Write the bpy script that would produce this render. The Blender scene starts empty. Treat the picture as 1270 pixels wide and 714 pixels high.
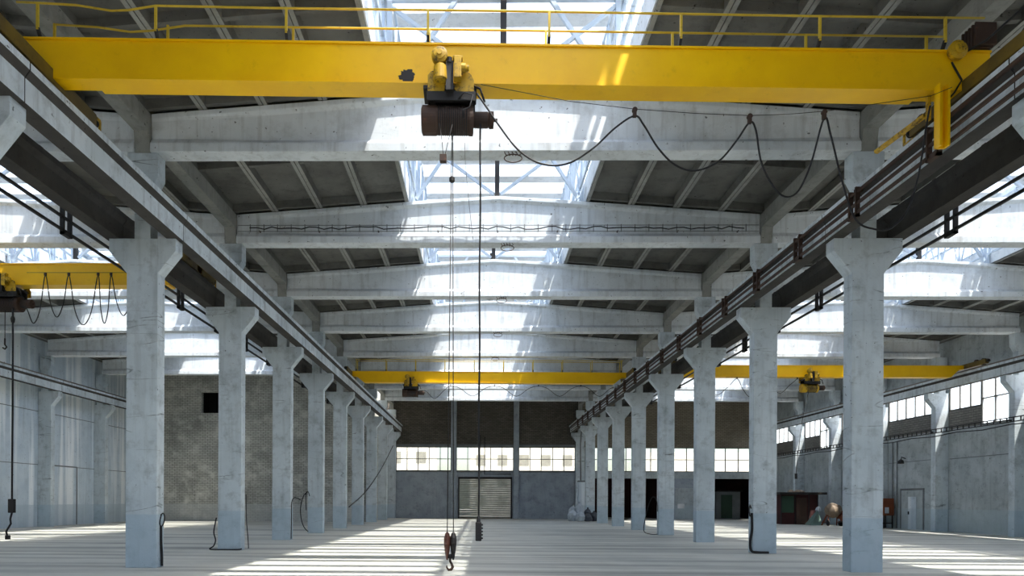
import bpy, math, random
from mathutils import Vector, Matrix
random.seed(7)
scn = bpy.context.scene
COL = scn.collection
PI = math.pi

# ------------------------------------------------------------------ mesh builder
class MB:
    def __init__(s): s.v = []; s.f = []; s.sm = []
    def add(s, vs, fs, smooth=False):
        n = len(s.v); s.v += [tuple(p) for p in vs]
        for f in fs: s.f.append(tuple(i + n for i in f)); s.sm.append(smooth)
        return s
    def box(s, x0, x1, y0, y1, z0, z1):
        vs = [(x, y, z) for x in (x0, x1) for y in (y0, y1) for z in (z0, z1)]
        return s.add(vs, [(0,1,3,2),(4,6,7,5),(0,4,5,1),(2,3,7,6),(0,2,6,4),(1,5,7,3)])
    def prism(s, pts, a0, a1, axis='Y'):
        """extrude polygon pts (2D) between a0 and a1 along axis"""
        n = len(pts)
        def P(p, a):
            return {'Y': (p[0], a, p[1]), 'X': (a, p[0], p[1]), 'Z': (p[0], p[1], a)}[axis]
        vs = [P(p, a0) for p in pts] + [P(p, a1) for p in pts]
        fs = [tuple(range(n)), tuple(range(2*n-1, n-1, -1))]
        fs += [(i, i+n, (i+1) % n + n, (i+1) % n) for i in range(n)]
        return s.add(vs, fs)
    def tube(s, path, r, seg=8, caps=True, closed=False):
        path = [Vector(p) for p in path]; n = len(path); vs = []; fs = []
        rr = r if isinstance(r, (list, tuple)) else [r]*n
        up = Vector((0, 0, 1)); prev = None
        for i, p in enumerate(path):
            if closed: t = path[(i+1) % n] - path[i-1]
            else: t = path[min(i+1, n-1)] - path[max(i-1, 0)]
            t.normalize()
            if prev is None:
                u = t.cross(up)
                if u.length < 1e-3: u = t.cross(Vector((1, 0, 0)))
            else: u = prev - t*prev.dot(t)
            u.normalize(); prev = u; w = t.cross(u)
            for k in range(seg):
                a = 2*PI*k/seg
                vs.append(p + (u*math.cos(a) + w*math.sin(a))*rr[i])
        m = n if closed else n-1
        for i in range(m):
            for k in range(seg):
                a = i*seg+k; b = i*seg+(k+1) % seg; j = (i+1) % n
                fs.append((a, b, j*seg+(k+1) % seg, j*seg+k))
        s.add(vs, fs, True)
        if caps and not closed:
            s.f.append(tuple(len(s.v)-len(vs)+k for k in range(seg))[::-1]); s.sm.append(False)
            s.f.append(tuple(len(s.v)-seg+k for k in range(seg))); s.sm.append(False)
        return s
    def lathe(s, origin, axis, prof, seg=24):
        """prof: list of (distance along axis, radius)"""
        o = Vector(origin); ax = Vector(axis).normalized()
        u = ax.cross(Vector((0, 0, 1)))
        if u.length < 1e-3: u = ax.cross(Vector((1, 0, 0)))
        u.normalize(); w = ax.cross(u); vs = []; fs = []
        for d, r in prof:
            for k in range(seg):
                a = 2*PI*k/seg; vs.append(o + ax*d + (u*math.cos(a)+w*math.sin(a))*max(r, 1e-4))
        for i in range(len(prof)-1):
            for k in range(seg):
                fs.append((i*seg+k, i*seg+(k+1) % seg, (i+1)*seg+(k+1) % seg, (i+1)*seg+k))
        fs.append(tuple(range(seg))[::-1]); fs.append(tuple((len(prof)-1)*seg+k for k in range(seg)))
        return s.add(vs, fs)
    def bar(s, a, b, w, h=None):
        """square bar between two points"""
        a = Vector(a); b = Vector(b); h = h or w; t = (b-a).normalized()
        u = t.cross(Vector((0, 0, 1)))
        if u.length < 1e-3: u = Vector((1, 0, 0))
        u.normalize(); q = u.cross(t)
        vs = [p + u*sx*w/2 + q*sy*h/2 for p in (a, b) for sx, sy in ((-1,-1),(1,-1),(1,1),(-1,1))]
        return s.add(vs, [(0,1,2,3),(7,6,5,4),(0,4,5,1),(1,5,6,2),(2,6,7,3),(3,7,4,0)])
    def build(s, name, mat, parent=None, bevel=0, loc=None):
        me = bpy.data.meshes.new(name)
        me.from_pydata(s.v, [], s.f); me.update()
        import bmesh
        bm = bmesh.new(); bm.from_mesh(me); bmesh.ops.recalc_face_normals(bm, faces=bm.faces)
        bm.to_mesh(me); bm.free()
        for p, q in zip(me.polygons, s.sm): p.use_smooth = q
        if mat: me.materials.append(mat)
        o = bpy.data.objects.new(name, me); COL.objects.link(o)
        if parent: o.parent = parent
        if loc: o.location = loc
        if bevel:
            m = o.modifiers.new('bevel', 'BEVEL'); m.width = bevel; m.segments = 2; m.limit_method = 'ANGLE'
        return o

def tag(o, label=None, cat=None, group=None, kind=None):
    if label: o['label'] = label
    if cat: o['category'] = cat
    if group: o['group'] = group
    if kind: o['kind'] = kind
    return o
def is_thing(o):
    o['kind'] = 'thing'; return o
def thing(name, loc, label, cat, group=None, rz=0):
    o = bpy.data.objects.new(name, None); COL.objects.link(o); o.empty_display_size = .2
    o.location = loc; o.rotation_euler = (0, 0, rz)
    return tag(o, label, cat, group)
def struct(mb, name, mat, bevel=0):
    return tag(mb.build(name, mat, None, bevel), kind='structure')
def copy_tree(o, parent=None):
    c = o.copy(); COL.objects.link(c)
    if parent is not None: c.parent = parent
    for ch in list(o.children): copy_tree(ch, c)
    return c
ORD = ['nearest', 'second', 'third', 'fourth', 'fifth', 'sixth', 'seventh', 'eighth', 'ninth', 'tenth', 'eleventh', 'twelfth']

# ------------------------------------------------------------------ materials
def lin(c):
    return tuple(((x/255)/12.92 if x/255 <= .04045 else ((x/255+.055)/1.055)**2.4) for x in c) + (1,)
def newmat(name):
    m = bpy.data.materials.new(name); m.use_nodes = True
    nt = m.node_tree; b = nt.nodes['Principled BSDF']
    return m, nt, b
def N(nt, t, **kw):
    n = nt.nodes.new(t)
    for k, v in kw.items():
        if k in n.inputs: n.inputs[k].default_value = v
        else: setattr(n, k, v)
    return n
def mixc(nt, fac, a, b, mode='MIX'):
    n = nt.nodes.new('ShaderNodeMix'); n.data_type = 'RGBA'; n.blend_type = mode
    for s, v in ((n.inputs[0], fac), (n.inputs[6], a), (n.inputs[7], b)):
        if hasattr(v, 'links') or hasattr(v, 'is_linked'): nt.links.new(v, s)
        else: s.default_value = v
    return n.outputs[2]
def noise(nt, scale, detail=5, vec=(1, 1, 1), rough=.6, pos='geo'):
    g = nt.nodes.new('ShaderNodeNewGeometry')
    mp = nt.nodes.new('ShaderNodeMapping'); mp.inputs['Scale'].default_value = vec
    nt.links.new(g.outputs['Position'], mp.inputs['Vector'])
    n = N(nt, 'ShaderNodeTexNoise', Scale=scale, Detail=detail, Roughness=rough)
    nt.links.new(mp.outputs[0], n.inputs['Vector'])
    return n.outputs['Fac']
def ramp(nt, src, a, b, ca=0, cb=1):
    r = nt.nodes.new('ShaderNodeMapRange'); r.clamp = True
    r.inputs['From Min'].default_value = a; r.inputs['From Max'].default_value = b
    r.inputs['To Min'].default_value = ca; r.inputs['To Max'].default_value = cb
    nt.links.new(src, r.inputs['Value']); return r.outputs[0]
def math_(nt, op, a, b=None):
    n = nt.nodes.new('ShaderNodeMath'); n.operation = op
    for i, v in enumerate((a, b)):
        if v is None: continue
        if hasattr(v, 'is_linked'): nt.links.new(v, n.inputs[i])
        else: n.inputs[i].default_value = v
    return n.outputs[0]
def bump(nt, b, h, strength=.3, dist=.02):
    n = N(nt, 'ShaderNodeBump', Strength=strength, Distance=dist)
    nt.links.new(h, n.inputs['Height']); nt.links.new(n.outputs[0], b.inputs['Normal'])
def posz(nt, ax='Z'):
    g = nt.nodes.new('ShaderNodeNewGeometry'); s = nt.nodes.new('ShaderNodeSeparateXYZ')
    nt.links.new(g.outputs['Position'], s.inputs[0]); return s.outputs[ax]

def concrete(name, base, dark, light, dado=None, cracks=.5, streak=.35, rough=.85, spec=.2, stain=.5, bumpiness=.25, light_streaks=None):
    m, nt, b = newmat(name)
    c = mixc(nt, ramp(nt, noise(nt, .7, 6), .35, .68), lin(base), lin(light))
    c = mixc(nt, math_(nt, 'MULTIPLY', ramp(nt, noise(nt, 2.2, 8, rough=.7), .5, .72), stain), c, lin(dark))
    c = mixc(nt, math_(nt, 'MULTIPLY', ramp(nt, noise(nt, 1.0, 5, (5, 5, .35)), .52, .75), streak), c, lin(dark))
    # horizontal lift joints / board marks
    j = noise(nt, 1.0, 2, (.12, .12, 1.05))
    jl = math_(nt, 'ABSOLUTE', math_(nt, 'SUBTRACT', j, .5))
    gate = ramp(nt, noise(nt, 2.3, 3), .45, .6)
    c = mixc(nt, math_(nt, 'MULTIPLY', math_(nt, 'MULTIPLY', ramp(nt, jl, .0, .0035, 1, 0), gate), cracks), c, lin([x*.5 for x in dark]))
    if light_streaks:  # upright streaks of reflected light, put into the wall colour
        c = mixc(nt, math_(nt, 'MULTIPLY', ramp(nt, noise(nt, 1.0, 3, (.9, 1.7, .06)), .5, .62), .85), c, lin(light_streaks))
    # small pits
    pt = noise(nt, 9, 2); c = mixc(nt, math_(nt, 'MULTIPLY', ramp(nt, pt, .69, .74), .8), c, lin([x*.4 for x in dark]))
    if dado:
        z = posz(nt); e = math_(nt, 'ADD', z, math_(nt, 'MULTIPLY', noise(nt, 3, 2), .06))
        c = mixc(nt, math_(nt, 'MULTIPLY', ramp(nt, e, 1.35, 1.38, 1, 0), .55), c, lin(dado))
    nt.links.new(c, b.inputs['Base Color'])
    b.inputs['Roughness'].default_value = rough; b.inputs['Specular IOR Level'].default_value = spec
    bump(nt, b, noise(nt, 14, 6), bumpiness, .01)
    return m
def painted(name, base, worn, rust=None, amt=.4, rough=.45, metal=0, spec=.4, sc=3, thr=.58):
    m, nt, b = newmat(name)
    c = mixc(nt, ramp(nt, noise(nt, 1.3, 5), .3, .75), lin(base), lin(worn))
    c = mixc(nt, math_(nt, 'MULTIPLY', ramp(nt, noise(nt, sc, 8, rough=.75), thr, thr+.12), amt), c, lin(rust or worn))
    nt.links.new(c, b.inputs['Base Color'])
    b.inputs['Roughness'].default_value = rough; b.inputs['Metallic'].default_value = metal
    b.inputs['Specular IOR Level'].default_value = spec
    bump(nt, b, noise(nt, 30, 3), .1, .004)
    return m
def brick(name, c1, c2, mortar, plane='XZ', bw=.26, bh=.078, amt=.35, dado=None, light=None, mid=.5):
    m, nt, b = newmat(name)
    g = nt.nodes.new('ShaderNodeNewGeometry'); s = nt.nodes.new('ShaderNodeSeparateXYZ'); cb = nt.nodes.new('ShaderNodeCombineXYZ')
    nt.links.new(g.outputs['Position'], s.inputs[0])
    nt.links.new(s.outputs[plane[0]], cb.inputs[0]); nt.links.new(s.outputs[plane[1]], cb.inputs[1])
    t = N(nt, 'ShaderNodeTexBrick', Scale=1.0, **{'Mortar Size': .014, 'Brick Width': bw, 'Row Height': bh, 'Bias': 0.0})
    t.inputs['Color1'].default_value = lin(c1); t.inputs['Color2'].default_value = lin(c2); t.inputs['Mortar'].default_value = lin(mortar)
    nt.links.new(cb.outputs[0], t.inputs['Vector'])
    c = t.outputs['Color']
    c = mixc(nt, math_(nt, 'MULTIPLY', ramp(nt, noise(nt, .5, 6), .4, .7), amt), c, lin([x*.55 for x in c1]))
    if light: c = mixc(nt, math_(nt, 'MULTIPLY', ramp(nt, noise(nt, 1.2, 6), mid, .7), .6), c, lin(light))
    if dado:
        c = mixc(nt, math_(nt, 'MULTIPLY', ramp(nt, posz(nt), 1.35, 1.38, 1, 0), .5), c, lin(dado))
    nt.links.new(c, b.inputs['Base Color']); b.inputs['Roughness'].default_value = .9
    b.inputs['Specular IOR Level'].default_value = .15
    bump(nt, b, t.outputs['Fac'], .5, -.01)
    return m
def plain(name, c, rough=.6, metal=0, spec=.4):
    return painted(name, c, [x*.8 for x in c], [x*.55 for x in c], .4, rough, metal, spec)

M = {}
M['column'] = concrete('painted_concrete_columns', (186,196,201), (122,128,130), (208,217,221), dado=(166,188,202), stain=.6, cracks=.8, bumpiness=.45)
M['beam'] = concrete('whitewashed_roof_beams', (204,210,213), (136,137,134), (220,226,229), cracks=.12, streak=.45, stain=.35, bumpiness=.1)
M['eave'] = concrete('grey_eave_beams', (134,136,132), (88,88,84), (156,156,150), cracks=.1)
M['crane_beam'] = concrete('crane_beam_concrete', (186,196,200), (104,106,106), (216,224,228), cracks=.1, streak=.6)
M['dark_concrete'] = concrete('dark_beam_concrete', (62,60,58), (38,37,36), (78,76,72), cracks=.05, streak=.3)  # darker concrete for crane beam undersides, ends and column-side faces
M['yellow_dirty'] = painted('grimy_olive_yellow', (120,98,30), (60,50,30), (40,34,28), .8, .6, sc=6)
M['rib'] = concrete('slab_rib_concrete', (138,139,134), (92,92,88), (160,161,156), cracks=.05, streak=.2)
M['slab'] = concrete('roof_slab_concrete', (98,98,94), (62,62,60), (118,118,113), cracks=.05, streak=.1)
M['lantern'] = concrete('skylight_curb_white', (214,219,222), (150,155,158), (228,231,233), cracks=.02, streak=.2)
M['wall_left'] = concrete('pale_blue_wall_panels', (186,200,210), (138,150,158), (204,215,222), dado=(174,190,200), cracks=.15, streak=.4, stain=.3, light_streaks=(240,244,246))
M['wall_right'] = concrete('pale_grey_wall_plaster', (160,168,170), (100,102,102), (184,192,194), dado=(168,184,190), cracks=.3, streak=.35)
M['plaster'] = concrete('blue_grey_plaster', (146,155,164), (98,102,108), (166,174,182), cracks=.15, streak=.2)
M['brick_dark'] = brick('dark_brick_gable', (92,88,80), (112,106,98), (58,55,52), bw=.4, bh=.14)
M['brick_left'] = brick('whitewashed_brick', (186,186,178), (202,202,194), (104,104,100), dado=(192,196,196), light=(228,228,220), bw=.4, bh=.14, amt=.6)
M['brick_gable'] = brick('ochre_brick_gable', (132,124,108), (146,138,122), (84,80,72), bw=.4, bh=.14, amt=.4)
M['brick_side'] = brick('grey_brick_infill', (120,118,114), (134,132,126), (86,84,82), 'YZ', bw=.4, bh=.14)
M['yellow'] = painted('crane_yellow', (252,200,0), (240,184,0), (176,128,8), .22, .38)
M['yellow_side'] = painted('hoist_yellow_worn', (214,172,26), (150,118,26), (40,32,22), .9, .5, sc=7, thr=.5)
M['rail_yellow'] = painted('handrail_yellow', (214,186,60), (190,160,40), (110,84,40), .6, .5, sc=8)
M['rust'] = painted('rusty_brown_steel', (70,50,38), (52,40,34), (112,66,40), .6, .7, sc=8)
M['hook_brown'] = painted('reddish_brown_paint', (104,66,54), (80,50,42), (50,36,32), .6, .55, sc=9)
M['black'] = painted('blackened_steel', (38,36,36), (28,28,28), (58,46,38), .5, .6, sc=9)
M['rubber'] = painted('black_cable_sheath', (34,34,36), (26,26,28), None, 0, .6)
M['steel'] = painted('pale_blue_steel', (196,208,220), (170,184,198), (90,90,90), .3, .5)
M['rail_steel'] = painted('crane_rail_steel', (150,140,130), (110,96,84), (90,62,44), .6, .45, metal=.5)
M['grey_metal'] = painted('grey_sheet_metal', (120,124,126), (96,100,102), (80,70,60), .4, .5)
M['bar_metal'] = painted('dark_window_bars', (84,84,80), (66,66,64), None, 0, .6)
M['copper'] = painted('rust_orange_steel', (128,66,34), (96,50,30), (58,40,30), .6, .7, sc=6)
M['green'] = painted('dark_green_paint', (44,74,56), (34,56,44), (28,40,34), .4, .5)
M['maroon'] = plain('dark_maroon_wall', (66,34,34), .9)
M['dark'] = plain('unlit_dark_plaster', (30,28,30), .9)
M['tan'] = painted('dusty_tan_paint', (142,126,108), (112,98,82), (80,60,44), .5, .7)
M['sack'] = painted('white_woven_sack', (196,206,214), (150,160,170), (70,74,80), .6, .9, sc=5)
M['rubble'] = painted('dark_debris_bag', (84,90,98), (58,62,68), (150,156,162), .4, .9, sc=5)
M['white'] = plain('white_enamel', (232,234,234), .5)
M['pane_pale'] = plain('outside_window_glass', (150,146,136), .3)
M['pale'] = concrete('outside_pale_render', (206,202,194), (176,172,164), (214,210,202), cracks=.02, streak=.1)
M['ground'] = plain('outside_dusty_yard', (190,186,176), .95)

# shutter: ribbed pale green grey
M['shutter'] = plain('pale_green_shutter', (172,178,166), .6)

def glass_mat(name, t, tint=(1, 1, 1, 1), trans=(.9, .93, .95, 1), gloss=.04):
    m = bpy.data.materials.new(name); m.use_nodes = True; nt = m.node_tree; nt.nodes.clear()
    out = nt.nodes.new('ShaderNodeOutputMaterial')
    a = nt.nodes.new('ShaderNodeBsdfTransparent'); a.inputs[0].default_value = tint
    b = nt.nodes.new('ShaderNodeBsdfTranslucent'); b.inputs[0].default_value = trans
    g = nt.nodes.new('ShaderNodeBsdfGlossy'); g.inputs['Roughness'].default_value = .08
    m1 = nt.nodes.new('ShaderNodeMixShader'); m1.inputs[0].default_value = t
    nt.links.new(b.outputs[0], m1.inputs[1]); nt.links.new(a.outputs[0], m1.inputs[2])
    m2 = nt.nodes.new('ShaderNodeMixShader'); m2.inputs[0].default_value = gloss
    nt.links.new(m1.outputs[0], m2.inputs[1]); nt.links.new(g.outputs[0], m2.inputs[2])
    nt.links.new(m2.outputs[0], out.inputs[0]); return m
M['pane'] = glass_mat('dusty_window_glass', .82)
M['roof_pane'] = glass_mat('frosted_roof_glass', .72, trans=(.30, .33, .36, 1), gloss=.02)
M['dusty_pane'] = glass_mat('grimy_window_glass', .9, tint=(.84, .84, .80, 1), trans=(.4, .4, .36, 1))

# floor
def floor_mat():
    m, nt, b = newmat('worn_sun_striped_floor')
    c = mixc(nt, ramp(nt, noise(nt, .35, 6), .35, .68), lin((194,196,187)), lin((214,213,202)))
    c = mixc(nt, math_(nt, 'MULTIPLY', ramp(nt, noise(nt, 1.0, 5, (.05, 1.0, 1)), .45, .62), .8), c, lin((124,126,122)))  # shaded bands between sun stripes, put into the floor colour
    c = mixc(nt, math_(nt, 'MULTIPLY', ramp(nt, noise(nt, 1.0, 4, (.05, 1.6, 1)), .55, .68), .5), c, lin((216,212,198)))  # bright sun stripes across the hall, also painted in
    c = mixc(nt, math_(nt, 'MULTIPLY', ramp(nt, noise(nt, 4, 8, rough=.75), .55, .75), .3), c, lin((110,112,110)))
    nt.links.new(c, b.inputs['Base Color'])
    nt.links.new(ramp(nt, noise(nt, .8, 4), .3, .7, .42, .68), b.inputs['Roughness'])
    b.inputs['Specular IOR Level'].default_value = .35
    bump(nt, b, noise(nt, 8, 6), .12, .006)
    return m
M['floor'] = floor_mat()

# ------------------------------------------------------------------ layout numbers (metres)
S = 6.0
YF, YB = -24.0, 48.42
ZC = 8.23      # corbel top
ZB = 10.37     # roof beam bottom

# ------------------------------------------------------------------ setting
struct(MB().box(-27.8, 27.8, YF-.4, YB+9, -.3, 0), 'floor', M['floor'])
struct(MB().box(-120, 120, -80, 160, -.6, -.31), 'ground', M['ground'])

# unseen rear wall behind the camera, openings sized to limit frontal light
w = MB()
for x0, x1 in ((-27.7, -26), (-20, -18+.5), (-11.5, -8), (-1, 1), (8, 11.5), (17.5, 19), (25.5, 27.7)): w.box(x0, x1, YF-.4, YF, 0, 12.3)
w.box(-26, 25.5, YF-.4, YF, 7.0, 12.3); w.box(-26, 25.5, YF-.4, YF, 0, 4.6)
struct(w, 'unseen_wall_rear', M['wall_right'])

# left wall with joints
w = MB().box(-27.75, -27.35, YF, 36.8, 0, 12.2)
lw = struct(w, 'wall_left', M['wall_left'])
j = MB()
for z in (3.77, 7.0): j.box(-27.36, -27.335, YF, 36.2, z-.02, z+.02)
j.box(-27.36, -27.33, 25.6, 28.0, 3.75, 3.83); j.box(-27.36, -27.33, 27.95, 28.05, 0, 3.8)
struct(j, 'trim_1', M['grey_metal'])

# left bay end wall (whitewashed brick) with the small dark opening
w = MB(); Y0, Y1 = 36.42, 36.8
w.box(-27.75, -22.5, Y0, Y1, 0, 12.2); w.box(-21.05, -9.0, Y0, Y1, 0, 12.2)
w.box(-22.5, -21.05, Y0, Y1, 0, 8.5); w.box(-22.5, -21.05, Y0, Y1, 10.15, 12.2)
struct(w, 'wall_back_left', M['brick_left'])
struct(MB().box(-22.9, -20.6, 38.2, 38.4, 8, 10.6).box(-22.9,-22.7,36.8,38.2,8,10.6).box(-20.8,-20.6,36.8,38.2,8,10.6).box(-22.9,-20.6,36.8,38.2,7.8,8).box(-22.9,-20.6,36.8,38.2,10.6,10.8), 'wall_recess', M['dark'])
struct(MB().box(-10.06, -9.87, 36.8, YB, 0, 12.2), 'wall_side', M['brick_left'])

# back wall main bay : windows 4.53..6.88, shutter opening, posts
WZ0, WZ1 = 4.53, 6.88
w = MB()
w.box(-10.06, 9.3, YB, YB+.4, WZ1, 12.3)
struct(w, 'wall_gable', M['brick_dark'])
w = MB()
w.box(-10.06, -2.62, YB, YB+.4, 0, WZ0); w.box(2.55, 9.3, YB, YB+.4, 0, WZ0); w.box(-2.62, 2.55, YB, YB+.4, 3.83, WZ0)
for x0, x1 in ((-10.06, -8.62), (8.6, 9.3)): w.box(x0, x1, YB, YB+.4, WZ0, WZ1)
struct(w, 'wall_back', M['plaster'])
for i, x in enumerate((-3.06, 2.93)):
    struct(MB().box(x-.26, x+.26, YB-.3, YB+.42, 0, 12.0), 'trim_%d' % (2+i), M['plaster'], .02)
struct(MB().box(-8.6, 8.55, YB-.06, YB+.02, WZ1, WZ1+.22).box(-8.6, 8.55, YB-.06, YB+.0, WZ0-.1, WZ0), 'trim_4', M['grey_metal'])
# right bay back wall
w = MB()
w.box(9.3, 27.7, YB, YB+.4, WZ1, 12.3)
struct(w, 'wall_gable_right', M['brick_gable'])
w = MB()
w.box(9.3, 27.7, YB, YB+.4, 3.9, WZ0)
w.box(9.3, 9.9, YB, YB+.4, 0, 3.9); w.box(17.3, 21.7, YB, YB+.4, 0, 3.9); w.box(26.9, 27.7, YB, YB+.4, 0, 3.9)
w.box(9.3, 9.9, YB, YB+.4, WZ0, WZ1); w.box(17.0, 18.0, YB, YB+.4, WZ0, WZ1); w.box(25.4, 27.7, YB, YB+.4, WZ0, WZ1)
struct(w, 'wall_back_right', M['wall_right'])
# dim side rooms behind the two openings
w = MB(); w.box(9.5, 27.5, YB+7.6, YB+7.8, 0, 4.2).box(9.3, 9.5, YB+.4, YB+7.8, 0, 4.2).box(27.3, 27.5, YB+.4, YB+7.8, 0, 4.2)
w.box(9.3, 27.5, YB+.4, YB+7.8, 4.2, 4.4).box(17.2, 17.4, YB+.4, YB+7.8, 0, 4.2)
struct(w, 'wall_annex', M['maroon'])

def window(n, x0, x1, z0, z1, y, cols, rows, plane='XZ', mat='pane', fm='bar_metal', t=.06):
    """glazed steel window: frame + bars (structure), pane part"""
    f = MB(); d = .06
    def B(a0, a1, b0, b1):
        if plane == 'XZ': f.box(a0, a1, y-d, y+d, b0, b1)
        else: f.box(y-d, y+d, a0, a1, b0, b1)
    B(x0, x1, z0, z0+t*1.4); B(x0, x1, z1-t*1.4, z1); B(x0, x0+t, z0, z1); B(x1-t, x1, z0, z1)
    for i in range(1, cols): xx = x0+(x1-x0)*i/cols; B(xx-t/2, xx+t/2, z0, z1)
    for i in range(1, rows): zz = z0+(z1-z0)*i/rows; B(x0, x1, zz-t/2, zz+t/2)
    o = struct(f, 'window_%d' % n, M[fm])
    p = MB()
    if plane == 'XZ': p.box(x0, x1, y-.006, y+.006, z0, z1)
    else: p.box(y-.006, y+.006, x0, x1, z0, z1)
    p.build('pane', M[mat], o); return o
wn = 1
for x0, x1, c in ((-8.62, -3.3, 5), (-2.82, 2.69, 5), (3.17, 8.6, 5), (9.9, 17.0, 6), (18.0, 25.4, 6)):
    window(wn, x0, x1, WZ0, WZ1, YB+.15, c, 2, mat='dusty_pane'); wn += 1
    # thinner bars between: every light is divided again
# right wall, window strip between z 7.14 (or 6.06) and 8.95
RX = 27.35
spans = [(YF, 18, 7.14, 9.0)]
w = MB(); w.box(RX, RX+.14, YF, YB+.4, 9.0, 12.2); w.box(RX, RX+.14, YF, YB+.4, 0, 6.06)
infill = MB()
for k in range(-4, 8):
    y0, y1 = S*k+.4, S*(k+1)
    w.box(RX, RX+.14, y0-.4, y0, 6.06, 9.0)
    full = (k % 3 == 0)
    ym = y0+3.0 if full else y0
    if full:
        infill.box(RX+.02, RX+.12, ym, y1, 6.06, 7.14)
        window(wn, y0, ym, 6.06, 9.0, RX+.07, 3, 2, 'YZ'); wn += 1
        window(wn, ym, y1, 7.14, 9.0, RX+.07, 3, 1, 'YZ'); wn += 1
    else:
        infill.box(RX+.02, RX+.12, y0, y1, 6.06, 7.14)
        window(wn, y0, y1, 7.14, 9.0, RX+.07, 6, 1, 'YZ'); wn += 1
struct(w, 'wall_right', M['wall_right'])
struct(infill, 'wall_infill', M['brick_side'])
struct(MB().box(RX-.02, RX+.01, 24.8, 29.9, 4.38-.02, 4.38+.02).box(RX-.02, RX+.01, 18.5, 23.9, 4.3, 4.34), 'trim_5', M['grey_metal'])

# ---- roof: ribbed slabs (one per bay and side), eave line, lantern
def zroof(x):      # x measured from the bay centre: top of roof beams
    return 12.02 - abs(x)*(12.02-11.36)/8.9
def roof_side(bx, sgn, name, y0, y1):
    m = MB()
    xs = [3.0, 4.5, 6.0, 7.5, 9.0]
    for i in range(4):
        a, b = xs[i], xs[i+1]
        za, zb = zroof(a), zroof(b)
        X = lambda x: bx+sgn*x
        # plate
        m.prism([(X(a), za+.27), (X(b), zb+.27), (X(b), zb+.33), (X(a), za+.33)], y0, y1)
        # longitudinal ribs along each slab edge
        for r0, r1 in ((a+.01, a+.11), (b-.11, b-.01)):
            m.prism([(X(r0), zroof(r0)), (X(r1), zroof(r1)), (X(r1), zroof(r1)+.28), (X(r0), zroof(r0)+.28)], y0, y1)
        # cross ribs
        y = math.ceil(y0/S)*S
        while y < y1:
            for yy, h in ((y-.12, .03), (y+.42, .03), (y+3.05, .06)):
                m.prism([(X(a), za+h), (X(b), zb+h), (X(b), zb+.28), (X(a), za+.28)], yy, yy+.12)
            y += S
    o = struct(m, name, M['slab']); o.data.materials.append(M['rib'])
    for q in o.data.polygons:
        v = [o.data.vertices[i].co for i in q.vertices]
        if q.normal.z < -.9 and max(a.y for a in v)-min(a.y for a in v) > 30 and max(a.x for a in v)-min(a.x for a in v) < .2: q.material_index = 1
    return o
bays = (('left', -18, YF, 36.8, 31.5), ('middle', 0, YF, YB+.3, 42.5), ('right', 18, YF, YB+.3, 42.5))
for nm, bx, y0, y1, ys in bays:
    roof_side(bx, -1, 'ceiling_%s' % nm, y0, y1); roof_side(bx, 1, 'ceiling_%s' % nm, y0, y1)
    struct(MB().box(bx-3.05, bx+3.05, ys+.1, y1, 12.02, 12.3), 'ceiling_%s_end' % nm, M['slab'])
    y1 = ys
    # white curb under the skylight sides
    LT = 14.5
    for sg in (-1, 1):
        c = MB().prism([(bx+sg*2.98, 11.85), (bx+sg*3.12, 11.85), (bx+sg*3.12, 12.55), (bx+sg*2.98, 12.55)], y0, y1)
        c.prism([(bx+sg*2.9, LT-.25), (bx+sg*3.15, LT-.25), (bx+sg*3.15, LT), (bx+sg*2.9, LT)], y0, y1)
        struct(c, 'trim_%s' % nm, M['lantern'])
        window(wn, y0+.1, y1-.1, 12.55, LT-.25, bx+sg*3.05, int((y1-y0)/1.0), 2, 'YZ', 'pane', 'steel', .05); wn += 1
    # skylight roof : opaque strips with frosted lights between
    r = MB(); g = MB(); y = y0
    while y < y1-.01:
        ye = min(y+1.5, y1)
        r.box(bx-3.15, bx+3.15, y+.95, ye, LT, LT+.14)
        g.box(bx-3.1, bx+3.1, y, y+.95, LT+.06, LT+.07)
        y += 1.5
    for xx in (-3.1, 3.0): r.box(bx+xx, bx+xx+.06, y0, y1, LT+.0, LT+.12)
    o = struct(r, 'ceiling_skylight', M['lantern'])
    g.build('pane', M['roof_pane'], o)
    e = MB().box(bx-3.15, bx+3.15, y0-.1, y0, 11.9, LT).box(bx-3.15, bx+3.15, y1, y1+.1, 11.9, LT)
    struct(e, 'wall_skylight', M['lantern'])

struct(MB().box(-27.8, -26.95, YF, 36.5, 11.36, 11.66), 'ceiling_edge_left', M['slab'])
struct(MB().box(26.95, 27.55, YF, YB+.4, 11.36, 11.66), 'ceiling_edge_right', M['slab'])
# ------------------------------------------------------------------ columns
def column_proto(outer=0):
    """outer=0 both corbels ; -1/+1: stands at an outside wall, single corbel on that side"""
    r = thing('concrete_column', (0, 0, 0), 'x', 'column')
    sh = MB().box(-.39, .39, 0, .4, 0, ZC)
    sh.build('shaft', M['column'], r, .012)
    MB().box(-.2, .2, 0, .4, ZC, 9.9).build('upper_shaft', M['column'], r, .01)
    h = MB()
    if outer == 0: pts = [(-.2,9.45),(-.385,9.78),(-.385,ZB-.004),(.385,ZB-.004),(.385,9.78),(.2,9.45)]
    else: pts = [(outer*-.3,9.45),(outer*-.3,ZB-.004),(outer*.385,ZB-.004),(outer*.385,9.78),(outer*.2,9.45)]
    h.prism(pts, -.004, .404).build('column_head', M['column'], r, .01)
    for sg in ((-1, 1) if outer == 0 else (outer,)):
        c = MB().prism([(sg*.387, 7.36), (sg*.387, ZC), (sg*.84, ZC), (sg*.84, 7.92)], 0, .4)
        c.build('corbel', M['column'], r, .01)
    return r
p = column_proto(); used = False
GC = 'inner rows of concrete columns'
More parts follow.
